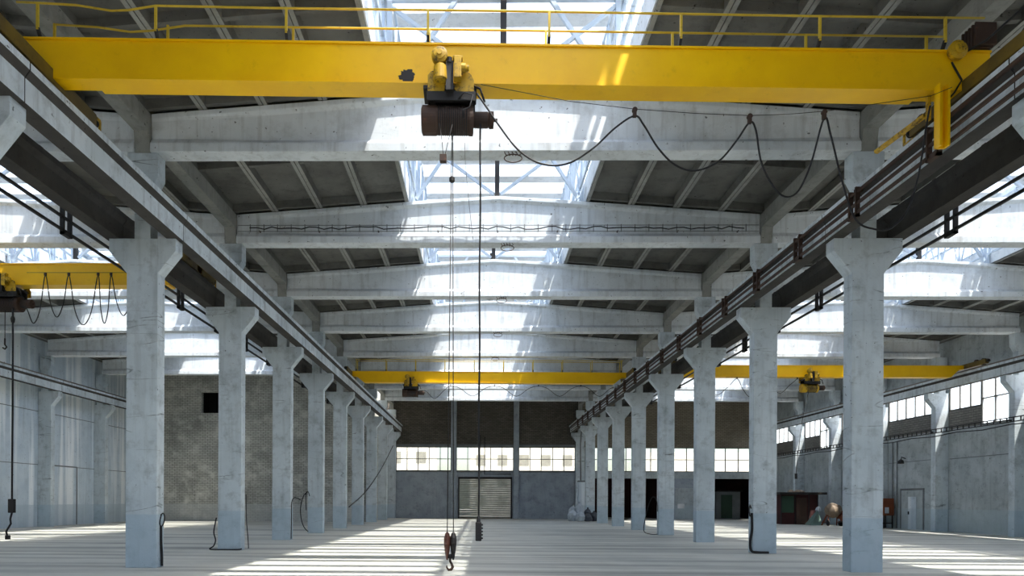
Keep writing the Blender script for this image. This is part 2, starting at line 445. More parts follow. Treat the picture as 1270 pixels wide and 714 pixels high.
for side, X, ks in (('left', -9, range(-1, 9)), ('right', 9, range(-1, 9))):
    for i, k in enumerate(ks):
        o = p if not used else copy_tree(p); used = True
        o.location = (X, S*k, 0)
        extra = {('left', -1): 'grey concrete column cut off at the left edge of the view, white corbel showing',
                 ('left', 0): 'large grey concrete column with black cable loop at its foot, nearest whole on the left',
                 ('right', -1): 'corbel of the concrete column just outside the right edge of the view',
                 ('right', 0): 'large grey concrete column nearest on the right, with wide corbels and pitted face',
                 ('right', 1): 'grey concrete column with black cable hanging at its left foot, second on the right'}.get((side, k))
        o['label'] = extra or 'grey concrete column with corbels, %s in the %s inner row from the front' % (ORD[i-1], side)
        o['category'] = 'column'; o['group'] = GC
pl = column_proto(1); used = False
for i, k in enumerate((3, 4, 5)):
    o = pl if not used else copy_tree(pl); used = True
    o.location = (-26.95, S*k, 0); o['label'] = 'pale column standing against the far left wall, %s from the front' % ORD[i]; o['group'] = 'columns along the left outer wall'
prr = column_proto(-1); used = False
for i, k in enumerate((2, 3, 4, 5, 6, 7)):
    o = prr if not used else copy_tree(prr); used = True
    o.location = (26.95, S*k, 0); o['label'] = 'pale column against the right outer wall, %s from the front' % ORD[i]; o['group'] = 'columns along the right outer wall'

# ------------------------------------------------------------------ roof beams
def beam_mesh():
    xs = [-8.80, -8.2, -6, -4, -2, 0, 2, 4, 6, 8.2, 8.80]
    # cross-section (y, z) as function of x; lofted along x
    rings = []
    for x in xs:
        zt = 12.02-abs(x)*(12.02-11.36)/8.9
        if abs(x) < 1: zt = 11.99
        zt -= .015
        thick = .16 if abs(x) > 8.0 else .07
        c = .2
        sec = [(-.05+.0, ZB), (.45, ZB), (.45, ZB+.22), (c+thick, ZB+.36), (c+thick, zt-.2), (.38, zt-.12), (.38, zt),
               (.02, zt), (.02, zt-.12), (c-thick, zt-.2), (c-thick, ZB+.36), (-.05, ZB+.22)]
        rings.append([(x, a, b) for a, b in sec])
    m = MB(); n = 12; vs = [q for r in rings for q in r]; fs = []
    for i in range(len(xs)-1):
        for k in range(n): fs.append((i*n+k, i*n+(k+1) % n, (i+1)*n+(k+1) % n, (i+1)*n+k))
    fs.append(tuple(range(n))); fs.append(tuple((len(xs)-1)*n+k for k in range(n))[::-1])
    return m.add(vs, fs)
bp = beam_mesh().build('roof_beam', M['beam'], None, .015); used = False
truss = None
for nm, bx, ks in (('middle', 0, range(0, 8)), ('left', -18, range(0, 6)), ('right', 18, range(0, 8))):
    for i, k in enumerate(ks):
        o = bp if not used else copy_tree(bp); used = True
        o.location = (bx, S*k, 0)
        lab = 'white concrete roof beam spanning the %s bay, %s from the front' % (nm, ORD[i])
        if nm == 'middle' and k == 0: lab = 'biggest white concrete roof beam, directly behind the near yellow crane'
        if nm == 'middle' and k == 1: lab = 'white concrete roof beam of the middle bay with a cable ladder along it'
        tag(o, lab, 'beam', 'gabled concrete roof beams')
# lattice trusses in the skylight
def truss_proto():
    r = thing('skylight_truss', (0, 0, 0), 'x', 'truss')
    MB().box(-.075, .075, .12, .28, 11.98, 14.45).build('post', M['black'], r)
    for sg in (-1, 1): MB().box(sg*2.86-.06, sg*2.86+.06, .12, .28, 11.81, 14.3).build('side_post', M['steel'], r)
    for sg in (-1, 1):
        MB().bar((sg*.1, .2, 12.1), (sg*2.8, .2, 14.1), .09).build('brace', M['steel'], r)
        MB().bar((sg*2.75, .2, 11.95), (sg*1.15, .2, 14.35), .1).build('brace', M['steel'], r)
    MB().box(-2.9, 2.9, .14, .26, 14.25, 14.36).build('top_chord', M['steel'], r)
    # lattice along the skylight sides, towards the next beam
    for sg in (-1, 1):
        m = MB(); x = sg*2.78
        for i in range(4):
            a = .3+i*1.4; m.bar((x, a, 12.2), (x, a+.7, 14.2), .05); m.bar((x, a+.7, 14.2), (x, a+1.4, 12.2), .05)
            m.box(x-.035, x+.035, a+1.4, a+1.46, 12.1, 14.3)
        m.box(x-.03, x+.03, .3, 6.05, 12.15, 12.22); m.box(x-.03, x+.03, .3, 6.05, 14.2, 14.24)
        m.build('side_lattice', M['steel'], r)
    return r
tp = truss_proto(); used = False
for nm, bx, ks in (('middle', 0, range(0, 6)), ('left', -18, range(0, 4)), ('right', 18, range(0, 5))):
    for i, k in enumerate(ks):
        o = tp if not used else copy_tree(tp); used = True
        o.location = (bx, S*k, 0)
        tag(o, 'pale steel skylight truss with dark post on %s roof beam of %s bay' % (ORD[i], nm), 'truss', 'skylight trusses')

# eave beams along the column lines
def eave_mesh():
    return MB().prism([(.02, ZB+.0), (.42, ZB+.0), (.60, 10.92), (5.8, 10.92), (5.98, ZB+.0), (6.38-.4, ZB), (6.0, 11.35), (0.4, 11.35), (.02, 11.35)][:5]+[(5.99, ZB), (5.99, 11.6), (.02, 11.6)], -.2, .2, 'X')
ep = MB().prism([(.21, ZB), (.40, ZB), (.50, 10.88), (5.90, 10.88), (6.0, ZB), (6.19, ZB), (6.19, 11.34), (.21, 11.34)], -.19, .19, 'X').build('eave_beam', M['eave'], None, .01)
used = False
for nm, X, ks in (('left', -9, range(-1, 8)), ('right', 9, range(-1, 8))):
    for i, k in enumerate(ks):
        o = ep if not used else copy_tree(ep); used = True
        o.location = (X, S*k, 0)
        tag(o, 'grey concrete eave beam over the %s inner column row, %s span from the front' % (nm, ORD[i]), 'beam', 'eave beams between roof beam ends')

# ------------------------------------------------------------------ crane runway beams and rails
def runway_mesh():
    prof = [(-.18, ZC+.004), (.18, ZC+.004), (.18, 8.64), (.27, 8.76), (.27, 8.89), (-.27, 8.89), (-.27, 8.76), (-.18, 8.64)]
    return MB().prism(prof, .01, 5.99)
rp = runway_mesh().build('crane_beam', M['crane_beam'], None, .008); used = False
rp.data.materials.append(M['dark_concrete'])
for q in rp.data.polygons:          # undersides and ends take the dark concrete
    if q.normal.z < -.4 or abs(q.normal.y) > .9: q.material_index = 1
SIDE = {}; RPBASE = rp.data
lines = (('left inner row, facing the middle bay', -8.23, range(-2, 8)), ('left inner row, facing the left bay', -9.77, range(-2, 6)),
         ('right inner row, facing the middle bay', 8.23, range(-2, 8)), ('right inner row, facing the right bay', 9.77, range(-2, 8)),
         ('left outer wall', -26.2, range(3, 6)), ('right outer wall', 26.18, range(2, 8)))
for nm, X, ks in lines:
    for i, k in enumerate(ks):
        o = rp if not used else copy_tree(rp); used = True
        o.data = RPBASE
        if abs(X) < 12:     # the face turned to the column line is dark too
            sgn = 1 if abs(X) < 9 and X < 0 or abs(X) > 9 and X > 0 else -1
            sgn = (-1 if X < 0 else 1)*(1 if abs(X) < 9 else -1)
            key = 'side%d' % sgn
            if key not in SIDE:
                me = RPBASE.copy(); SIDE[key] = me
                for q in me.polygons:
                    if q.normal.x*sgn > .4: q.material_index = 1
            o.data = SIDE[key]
        o.location = (X, S*k+.2, 0)
        tag(o, 'concrete crane beam, %s, %s span from the front' % (nm, ORD[i]), 'beam', 'concrete crane runway beams')
    r = thing('crane_rail', (X, 0, 8.90), 'steel crane rail on the crane beams of %s' % nm, 'rail', 'crane rails')
    y0, y1 = S*ks[0]+.25, S*(ks[-1]+1)
    m = MB().prism([(-.07,.0),(.07,.0),(.07,.02),(.015,.03),(.015,.08),(.04,.09),(.04,.125),(-.04,.125),(-.04,.09),(-.015,.08),(-.015,.03),(-.07,.02)], y0, y1)
    m.build('rail_head', M['rail_steel'], r)
    c = MB(); y = y0+.4
    while y < min(y1, 30) and abs(X) < 10:
        for sg in (-1, 1): c.box(sg*.15-.05, sg*.15+.05, y, y+.12, 0.0, .05)
        y += .75
    if c.v: c.build('rail_clip', M['rust'], r)['kind'] = 'stuff'

# end buffer stop lamp seen by the left crane beam end
t = thing('floodlight', (-8.35, 44.9, 9.1), 'small white floodlight shining at the far end of the left crane rail', 'lamp')
MB().box(-.16, .16, -.05, .12, .1, .4).build('housing', M['white'], t, .02)
MB().box(-.02, .02, 0, .04, -.07, .12).build('bracket', M['black'], t)

# ------------------------------------------------------------------ conductor rails
def conductor(name, X, sgn, zs, y0, y1, ysb, lab, mat='black', arm=.125):
    """three bars beside a crane beam, on U brackets.  sgn: side on which bars stand off"""
    r = thing(name, (X, 0, 0), lab, 'conductor rail', 'crane conductor rails')
    for n, z in enumerate(zs):
        MB().box(-.025, .025, y0, y1, z-.03, z+.03).build('conductor_bar', M[mat], r)
    for y in ysb:
        b = MB(); zt, zb = max(zs)+.1, min(zs)-.1
        for yy in (y, y+.28):
            b.box(-.05, .05, yy, yy+.045, zb, zt)
        b.box(-.05, .05, y, y+.32, zb, zb+.05)
        b.box(-arm if sgn > 0 else -.05, .05 if sgn > 0 else arm, y+.02, y+.08, zt-.1, zt-.04)
        b.build('bracket', M['rust' if mat == 'rust' else 'black'], r)
    return r
conductor('conductor_rail_set', 7.86, -1, (8.66, 8.4, 8.2), -9, 46, [-9.7+2.7*i for i in range(1, 20)],
          'rusty conductor rails on brackets along the right crane beam, facing the middle bay', 'rust', .12)
conductor('conductor_rail_set', 10.1, 1, (8.45, 8.16, 7.86), -9, 46, [-7.5+3.0*i for i in range(0, 17)],
          'three black conductor rails under the crane beam on the outer side of right columns')
conductor('conductor_rail_set', -10.1, -1, (8.45, 8.16, 7.86), -9, 35.5, [-7.5+3.0*i for i in range(0, 14)],
          'three black conductor rails under the crane beam on the outer side of left columns')
# cable tray on right wall
r = thing('cable_tray', (26.42, 0, 5.85), 'dark cable ladder running along the right outer wall below the windows', 'cable tray')
for dz in (0, .22): MB().box(-.03, .03, 10, 47.5, dz-.025, dz+.025).build('side_rail', M['black'], r)
m = MB(); y = 10.2
while y < 47.4: m.box(-.02, .02, y, y+.05, 0, .22); y += .45
m.build('rung', M['black'], r)['kind'] = 'stuff'
m = MB()
for k in range(2, 8): m.box(0, .12, S*k+.15, S*k+.25, .05, .12)
m.build('wall_bracket', M['black'], r)
tag(MB().tube([(26.4, 10+i*2, 5.72-.09*(i % 2)) for i in range(19)], .03, 6).build('power_cable', M['rubber']),
    'black cable slung just beneath the cable ladder on the right outer wall', 'cable')
# cable ladder on the second beam
r = thing('cable_ladder', (0, 5.86, 10.72), 'dark cable ladder strung along the second roof beam of the middle bay', 'cable tray')
for dz in (0, .2): MB().tube([(-8.7, 0, dz), (8.7, 0, dz)], .011, 6).build('side_rail', M['grey_metal'], r)
m = MB(); x = -8.3
while x < 8.3:
    m.box(x, x+.025, -.015, .015, -.02, .23); x += .46
m.build('rung', M['grey_metal'], r)['kind'] = 'stuff'
m = MB()
for i in range(9): m.box(-8+i*2, -7.96+i*2, 0, .12, .0, .03)
m.build('beam_clip', M['rust'], r)
random.seed(3)
pts = [(-8.3+i*.25, -.03+random.uniform(-.01, .01), .1+random.uniform(-.05, .05)) for i in range(67)]
MB().tube(pts, .018, 6).build('cable', M['rubber'], r)

# wire rings under roof beams
def ring_proto():
    r = thing('lamp_hook', (0, 0, 0), 'x', 'hook')
    m = MB().tube([(.22*math.cos(a)+.1, -.02, -.16+.1*math.sin(a)) for a in [i*2*PI/20 for i in range(20)]], .014, 6, closed=True)
    m.build('wire_ring', M['rust'], r)
    m = MB()
    for q in range(5):
        m.tube([(-.12+q*.09, -.02+random.uniform(-.02, .02), 0.02), (-.1+q*.1, -.05, -.06), (-.05+q*.07, -.02, -.1)], .012, 5)
    m.build('binding_wire', M['rust'], r)
    return r
rg = ring_proto(); used = False
for k in range(0, 5):
    o = rg if not used else copy_tree(rg); used = True
    o.location = (0.25 if k else .15, S*k+.02, ZB)
    tag(o, 'small rusty wire ring hanging under the middle of %s middle bay roof beam' % ORD[k], 'hook', 'wire rings under roof beams')

# ------------------------------------------------------------------ cranes
def crane(nm, label, bx, y, z0, z1, hw, skew=0, rails=True, near=False, railx=None, depth=.36):
    """z0..z1 girder; hw = half span at the rails"""
    r = thing('overhead_crane', (bx, y, 9.025), label, 'overhead crane', None, skew)
    def L(z): return z-9.025
    a, b = L(z0), L(z1); e = hw+(.42 if near else .1)
    # main girder: tapered ends
    g = MB()
    ta = .34 if near else .22
    body = [(-e, b-.02), (-e, a+ta+.12), (-e+.45, a), (e-.45, a), (e, a+ta+.12), (e, b-.02)]
    if not near:
        body = [(-e, b-.02), (-e, L(9.1)), (-hw+.36, L(9.06)), (-hw+.75, a), (hw-.75, a), (hw-.36, L(9.06)), (e, L(9.1)), (e, b-.02)]
    g.prism(body, 0, depth)
    g.build('girder', M['yellow'], r, .008)
    fl = MB().box(-e, e, -.03, depth+.03, b-.02, b+.015)
    fl.build('top_flange', M['yellow'], r)
    MB().box(-hw+.8, hw-.8, -.05, depth+.05, a-.025, a).build('bottom_flange', M['yellow'], r)
    for sg in (-1, 1):
        c = MB()
        cz0, cz1 = .06, .32
        c.box(sg*hw-.1, sg*hw+.1, -1.6, 1.45, cz0, cz1)
        ec = c.build('end_carriage', M['yellow_dirty'], r, .015)
        for yy in (-1.35, 1.2):
            MB().lathe((sg*hw-.055, yy, .195), (1, 0, 0), [(0, .19), (.02, .19), (.02, .155), (.09, .155), (.09, .19), (.11, .19)], 20).build('wheel', M['black'], ec)
        for yy, d in ((-1.6, -1), (1.45, 1)):
            MB().lathe((sg*hw, yy, .2), (0, d, 0), [(0, .05), (.08, .05), (.08, .08), (.13, .08)], 14).build('buffer', M['black'], ec)
        MB().lathe((sg*(hw+.1), -.6, .34), (sg, 0, 0), [(0, .12), (.1, .13), (.12, .1), (.42, .1), (.44, .08)], 16).build('drive_motor', M['rust'], ec)
        # open frame guard reaching past the girder
        q = MB()
        q.bar((sg*hw, 1.4, .06), (sg*hw, 1.75, .06), .04); q.bar((sg*hw, 1.75, .06), (sg*hw, 1.75, .36), .04); q.bar((sg*hw, 1.75, .36), (sg*hw, 1.4, .34), .04)
        q.build('rail_sweep', M['yellow_side'], ec)
    if rails:
        h = L(10.44) if near else b+.7
        rx = railx or [-7.9+1.75*i for i in range(10)]
        for yy, front in ((-.06, True), (depth+.08, False)):
            hr = MB()
            if near and front:
                pts = [(-8.75, yy, h+.03), (-8.38, yy, h+.02), (-7.7, yy, h-.01), (-7.1, yy+.03, h-.08), (-6.8, yy+.02, h-.07), (-6.31, yy, h), (-4, yy, h-.01), (0, yy, h), (5.5, yy, h-.01), (8.5, yy, h)]
            elif near:
                pts = [(-8.4, yy, h-.01), (-7.6, yy, h-.05), (-7.0, yy, h-.13), (-6.6, yy, h-.1), (-6.0, yy, h), (0, yy, h), (8.1, yy, h)]
            else: pts = [(-hw+.3, yy, h), (hw-.3, yy, h)]
            hr.tube(pts, .02 if not near else .019, 8)
            rail = hr.build('handrail', M['rail_yellow'], r)
            for x in rx:
                pb = MB().box(x-.02, x+.02, yy-.02, yy+.02, b+.12 if front else b, h)
                pb.build('post', M['rail_yellow'], rail)
                if front:
                    MB().bar((x, yy, b+.16), (x+(.07 if x > 0 else -.07)*0, yy+.1, b), .05, .05).build('post_foot', M['black'], rail)
        MB().box(-hw+.3, hw-.3, depth, depth+.2, b-.04, b).build('walkway', M['rust'], r)
    return r
RXs = [-8.38, -6.31, -4.01, -1.5, 0.66, 3.02, 5.52, 7.79]
SK = .028
near = crane('near', 'long yellow overhead crane girder across the top of the view, with bent handrail', 0, -4.70, 9.17, 9.87, 8.24, SK, True, True, RXs)
# extra parts of the near crane
MB().lathe((7.98, -.02, .80), (0, -1, 0), [(0, .13), (.06, .165), (.12, .165), (.14, .1), (.17, .1), (.18, .04)], 28).build('cable_reel', M['yellow_side'], near)
MB().box(7.99, 8.11, .3, .6, .72, .9).box(8.1, 8.7, .2, .5, .78, .84).build('reel_arm', M['black'], near)
c = MB().box(7.6, 7.64, -.2, -.06, -.95, .16).box(7.75, 7.79, -.2, -.06, -.95, .16).box(7.6, 7.79, -.08, -.05, -.95, .16)
c.build('collector_arm', M['yellow'], near)
c = MB().bar((7.55, .12, -.25), (7.25, 1.1, -.42), .08, .06).bar((7.6, .1, .1), (7.6, .1, -.35), .06)
c.build('collector_bracket', M['yellow_side'], near)
c = MB().box(8.28, 8.62, -.15, .2, .9, 1.25); 
for i in range(5): c.box(8.26, 8.64, -.17+.08*i, -.14+.08*i, .88, 1.27)
c.build('travel_motor', M['rust'], near)
c = MB().tube([(8.0, .1, .75), (8.35, -.3, .85), (8.45, -.9, .95), (8.5, -1.4, 1.02)], .02, 6).tube([(7.95, .0, .65), (8.1, -.05, .3), (8.0, 0, .1), (7.9, -.05, .0)], .018, 6)
c.build('supply_cable', M['rubber'], near)
random.seed(21); ol = []
for i in range(36):
    a_ = 2*PI*i/36; q = random.uniform(.8, 1.25)
    ol.append((-1.87+.13*q*math.cos(a_), max(.155, .27+.12*q*math.sin(a_))))
c = MB().prism(ol, -.008, .0)
c.build('grease_smear', M['black'], near)

far = crane('far', 'yellow overhead crane low in the distance across the middle bay', 0, 23.6, 8.74, 9.36, 8.24, SK*.0+.02, True)
rc = crane('rc', 'yellow overhead crane in the right bay, seen between the right columns', 18, 21.0, 8.66, 9.27, 8.2, 0, False)
lc = crane('lc', 'yellow overhead crane in the left bay, beyond the left columns', -18, 5.0, 8.66, 9.33, 8.2, 0, False)
for c_ in (far, rc, lc):
    for ch in c_.children:
        pass

def hoist(name, label, x, y, z, yellow_body=False, rz=0):
    """z = underside of the girder"""
    r = thing(name, (x, y, z), label, 'hoist', 'electric hoists hanging under crane girders', rz)
    body = 'yellow_side' if yellow_body else 'rust'
    # drum with end caps
    MB().lathe((-.46, .05, -.62), (1, 0, 0), [(0, .2), (.02, .245), (.26, .245), (.28, .235), (.84, .235), (.86, .245), (.92, .245), (.93, .2)], 28).build('rope_drum', M[body], r)
    dr = MB()
    for i in range(14): dr.lathe((-.16+i*.038, .05, -.62), (1, 0, 0), [(0, .238), (.018, .246), (.02, .238)], 24)
    dr.build('drum_rope', M['black'], r)
    MB().lathe((.47, .05, -.6), (1, 0, 0), [(0, .13), (.26, .135), (.27, .12), (.29, .145), (.36, .14), (.37, .03), (.43, .03)], 20).build('hoist_motor', M['rust'], r)
    fins = MB()
    for i in range(8): fins.lathe((.5+i*.028, .05, -.6), (1, 0, 0), [(0, .14), (.008, .14)], 20)
    fins.build('cooling_fins', M['black'], r)
    # carrying frame
    f = MB().box(-.36, .5, -.24, -.16, -.42, -.25).box(-.36, .5, .24, .3, -.4, -.12).box(-.3, -.22, -.22, .3, -.42, -.33).box(.36, .44, -.22, .3, -.42, -.33)
    f.box(-.42, .52, -.2, .28, -.2, -.13)
    f.build('carrying_frame', M['black'], r, .008)
    # trolley side plates and wheels, front and back of the girder
    for yy in (-.24, .5):
        p_ = MB().prism([(-.34, -.27), (-.34, .02), (-.29, .08), (-.1, .06), (-.03, -.1), (-.05, -.27)], yy, yy+.03)
        p_.prism([(.17, -.27), (.12, -.2), (.22, .0), (.34, .1), (.42, .04), (.47, -.06), (.47, -.27)], yy, yy+.03)
        p_.build('trolley_plate', M['yellow_side'], r, .006)
    wm = MB()
    for xx in (-.25, .3):
        wm.lathe((xx, -.20, .045), (0, 1, 0), [(0, .07), (.08, .07)], 14); wm.lathe((xx, .42, .045), (0, 1, 0), [(0, .07), (.07, .07)], 14)
    wm.build('trolley_wheel', M['black'], r)
    # travel gear motor in front
    MB().lathe((-.13, -.25, .28), (0, -1, 0), [(-.02, .12), (.05, .14), (.16, .14), (.18, .1), (.2, .1), (.21, .045), (.23, .045)], 24).build('travel_motor', M['yellow_side'], r)
    MB().lathe((-.12, -.33, -.14), (0, 0, 1), [(0, .09), (.02, .125), (.24, .115), (.28, .08)], 18).build('gearbox', M['yellow_side'], r)
    MB().box(.12, .25, -.42, -.26, -.12, .26).box(.1, .27, -.4, -.28, .22, .27).build('brake_box', M['yellow_side'], r, .012)
    MB().lathe((.24, -.34, .08), (1, 0, 0), [(0, .08), (.08, .08), (.1, .05), (.14, .05)], 14).build('brake_coil', M['yellow_side'], r)
    MB().box(-.02, .11, -.36, -.25, -.3, .2).lathe((.04, -.33, .17), (0, 0, 1), [(0, .05), (.09, .05)], 10).build('junction_box', M['black'], r)
    wr = MB().tube([(.2, -.25, -.4), (.3, -.28, -.3), (.45, -.27, -.34), (.4, -.26, -.55), (.28, -.27, -.6), (.3, -.26, -.75)], .012, 5)
    wr.tube([(.45, -.2, -.14), (.58, -.22, -.2), (.66, -.2, -.42)], .02, 6)
    wr.build('loose_wire', M['rubber'], r)
    return r
HX = -1.06; HY = -4.72
h1 = hoist('electric_hoist', 'dark rusty electric hoist with yellow trolley hanging on the near crane girder', HX-.09, HY, 9.16, False, SK)
h2 = copy_tree(h1); h2.location = (-4.72, 23.55, 8.72); h2.rotation_euler = (0, 0, .02); h2['label'] = 'small dark hoist hanging on the far crane of the middle bay'
h3 = hoist('electric_hoist', 'yellow hoist hanging on the right bay crane', 17.65, 21.0, 8.64, True)
h4 = copy_tree(h1); h4.location = (-15.95, 5.0, 8.64); h4.rotation_euler = (0, 0, 0); h4['label'] = 'dark hoist with yellow trolley at the left edge, on the left bay crane'

# near hook block with ropes
def hook_block(x, y, ztop, zb, label, wide=.2):
    r = thing('hook_block', (x, y, zb), label, 'hook block')
    zc = .34
    for sg in (-1, 1):
        c = MB(); c.lathe((sg*.055, 0, .08), (0, 0, 1), [(0, .03), (.05, .05), (.16, .085), (.3, .115), (.4, .11), (.47, .07), (.5, .02)], 18)
        c.v = [(sg*.055+(x_-sg*.055)*.52, y_*1.15, z_) for x_, y_, z_ in c.v]
        c.build('cheek_plate', M['hook_brown' if sg < 0 else 'black'], r)
    MB().lathe((0, 0, .1), (0, 0, 1), [(0, .03), (.02, .05), (.06, .05), (.08, .03)], 14).build('swivel', M['black'], r)
    pts = [(0, 0, .12), (0, 0, .05), (.03, 0, .0), (.045, 0, -.05), (.02, 0, -.095), (-.03, 0, -.1), (-.06, 0, -.06), (-.06, 0, -.02)]
    MB().tube(pts, [.022, .022, .024, .028, .028, .024, .016, .008], 10).build('hook', M['rust'], r)
    for dx in (-.055, .055):
        MB().tube([(dx, 0, .55), (dx*.8, 0, ztop*.3), (dx*.15, .02, ztop-zb)], .0095, 6).build('rope', M['black'], r)
    return r
hook_block(HX, -4.7, 8.36, .58, 'rusty brown hook block hanging on steel ropes low in front')
def pendant(x, y, ztop, z0, label):
    r = thing('pendant_control', (x, y, z0), label, 'hoist control')
    MB().box(-.055, .055, -.04, .04, 0, .34).build('handset', M['black'], r, .015)
    b = MB()
    for i in range(5): b.lathe((.055, 0, .05+i*.06), (1, 0, 0), [(0, .018), (.02, .018), (.024, .01)], 10)
    for i in range(5): b.lathe((0, -.04, .05+i*.06), (0, -1, 0), [(0, .017), (.015, .017)], 10)
    b.build('button', M['rubber'], r)
    MB().lathe((0, 0, .34), (0, 0, 1), [(0, .035), (.06, .03), (.12, .016)], 12).build('cable_gland', M['rubber'], r)
    n = 14; H = ztop-z0
    MB().tube([(.006*math.sin(i*1.3), .0, .45+(H-.45)*i/n) for i in range(n+1)], .0165, 8).build('cable', M['rubber'], r)
    return r
pendant(-.555, -4.72, 8.5, 1.0, 'black pendant control hanging on a long cable right of the hook')
# limit switch weight on thin wires
r = thing('limit_weight', (-1.21, -4.9, 7.75), 'small rusty weight dangling on a wire just below the near hoist', 'weight')
MB().box(-.06, .06, -.05, .05, -.07, .06).build('weight', M['rust'], r, .01)
MB().tube([(0, 0, .05), (-.02, 0, .3), (-.07, 0, .62)], .006, 5).tube([(.03, 0, .05), (.11, 0, .4), (.16, 0, .6)], .005, 5).build('wire', M['black'], r)
tag(MB().tube([(-.85, -4.75, 8.4), (-.82, -4.75, 7.7), (-.75, -4.72, 7.0), (-.68, -4.7, 6.4)], .004, 5).build('thin_wire', M['black']),
    'thin wire hanging from the near hoist beside the rope', 'wire')
# stopper on near rope
tag(MB().lathe((-1.06, -4.7, 7.42), (0, 0, 1), [(0, .03), (.02, .05), (.08, .05), (.1, .03)], 12).build('rope_clamp', M['black']),
    'small black clamp on the hoist rope against the second roof beam', 'clamp')

# festoon cable of the near crane
def catmull(P, n=10):
    out = []; P = [Vector(p) for p in P]
    for i in range(len(P)-1):
        p0 = P[max(i-1, 0)]; p1 = P[i]; p2 = P[i+1]; p3 = P[min(i+2, len(P)-1)]
        for k in range(n):
            t = k/n
            out.append(.5*((2*p1)+(p2-p0)*t+(2*p0-5*p1+4*p2-p3)*t*t+(3*p1-p0-3*p2+p3)*t**3))
    out.append(P[-1]); return out
FY = -4.95
fp = [(-.62, 8.86), (-.45, 8.62), (-.26, 8.34), (.1, 7.88), (.5, 7.63), (.95, 7.62), (1.4, 7.88), (1.8, 8.25), (2.14, 8.46), (2.3, 8.3), (2.55, 7.9), (2.85, 7.6), (3.2, 7.5), (3.6, 7.66), (3.9, 8.0),
      (4.14, 8.34), (4.25, 8.2), (4.36, 7.6), (4.66, 7.1), (4.95, 7.1), (5.2, 7.6), (5.43, 8.41), (5.55, 8.1), (5.75, 7.3), (5.98, 6.65), (6.3, 6.48), (6.6, 6.5), (6.9, 6.85), (7.08, 7.5), (7.2, 8.3), (7.26, 8.62)]
fr = thing('festoon_cable', (0, FY, 0), 'black festoon cable looping in deep waves from the near hoist to the right', 'cable', 'festoon cables on crane girders')
MB().tube(catmull([(x, 0, z) for x, z in fp], 6), .0165, 8).build('cable', M['rubber'], fr)
for x, z in ((2.14, 8.46), (4.14, 8.34), (5.43, 8.41)):
    MB().box(x-.03, x+.03, -.03, .03, z-.02, z+.06).lathe((x, -.03, z+.1), (0, 1, 0), [(0, .045), (.06, .045)], 12).build('cable_trolley', M['rust'], fr)
MB().tube([(-.55, .0, 9.02), (1.0, .0, 8.72), (2.14, .0, 8.58), (3.2, 0, 8.5), (4.14, 0, 8.46), (4.8, 0, 8.48), (5.43, 0, 8.53), (7.3, .05, 8.82), (7.7, .1, 9.0)], .006, 5).build('carrier_wire', M['rubber'], fr)

def festoon(label, bx, y, ztop, zb, xs, x_end, r_=.016):
    fr = thing('festoon_cable', (0, y, 0), label, 'cable', 'festoon cables on crane girders')
    P = [(x_end[0], 0, x_end[1])]
    for i, x in enumerate(xs):
        prev = P[-1]
        P += [(prev[0]+(x-prev[0])*.22, 0, zb[i]+.45), (prev[0]+(x-prev[0])*.5, 0, zb[i]), (prev[0]+(x-prev[0])*.78, 0, zb[i]+.45), (x, 0, ztop)]
    MB().tube(catmull(P, 6), r_, 6).build('cable', M['rubber'], fr)
    for x in xs: MB().box(x-.03, x+.03, -.03, .03, ztop-.02, ztop+.08).build('cable_trolley', M['rust'], fr)
    MB().tube([(xs[0]-.6, 0, ztop+.08), (xs[-1]+.5, 0, ztop+.08)], .008, 5).build('carrier_wire', M['rubber'], fr)
    return fr
festoon('black festoon cable in four short loops under the left bay crane', -18, 4.8, 8.9, [7.35, 7.55, 7.3, 7.35, 7.6], [-14.54, -13.78, -12.83, -12.41, -11.6], (-15.3, 7.9))
festoon('black festoon cable hanging in loops from the far crane of the middle bay', 0, 23.4, 8.5, [7.75, 7.9, 7.9, 7.9, 7.9], [-2.3, .3, 2.9, 5.4, 7.6], (-4.2, 8.15), .018)
festoon('black festoon cable hanging from the right bay crane', 18, 20.8, 8.5, [7.6, 7.5, 7.7], [13.6, 15.0, 16.9], (11.4, 8.2), .018)

# left bay pendant and hook
r = thing('pendant_control', (-15.66, 4.9, 1.25), 'black control box on a long cable at the left edge, with trailing cord', 'hoist control')
MB().box(-.1, .1, -.06, .06, 0, .45).build('handset', M['black'], r, .02)
MB().tube([(0, 0, .45), (.01, 0, 3.5), (0, 0, 6.6)], .03, 8).build('cable', M['rubber'], r)
MB().tube([(0, 0, 0), (-.05, 0, -.2), (-.03, 0, -.35), (-.18, 0, -.6), (-.14, 0, -.78)], .03, 6).build('cord', M['rubber'], r)
MB().box(-.2, -.06, -.04, .04, -.86, -.72).build('plug', M['black'], r, .01)
MB().lathe((0, 0, 6.15), (0, 0, 1), [(0, .05), (.12, .07), (.2, .04)], 10).build('cable_grip', M['black'], r)
r = thing('hook_block', (-15.95, 4.95, 6.6), 'small black hook pulled up high under the left bay hoist', 'hook block')
MB().tube([(0, 0, .3), (0, 0, .1), (.06, 0, .02), (0, 0, -.05), (-.07, 0, 0)], .025, 8).build('hook', M['black'], r)
MB().tube([(0, 0, .3), (0, 0, 1.25)], .012, 6).build('rope', M['rubber'], r)

# right bay hoist pull ropes
r = thing('pendant_control', (16.9, 20.9, 3.0), 'thin control cable dropping slantwise from the right bay hoist', 'hoist control')
MB().tube([(.7, 0, 5.0), (.35, 0, 3.4), (.1, 0, 1.4), (0, 0, .3)], .015, 6).build('cable', M['rubber'], r)
MB().box(-.06, .06, -.04, .04, 0, .3).build('handset', M['black'], r, .01)

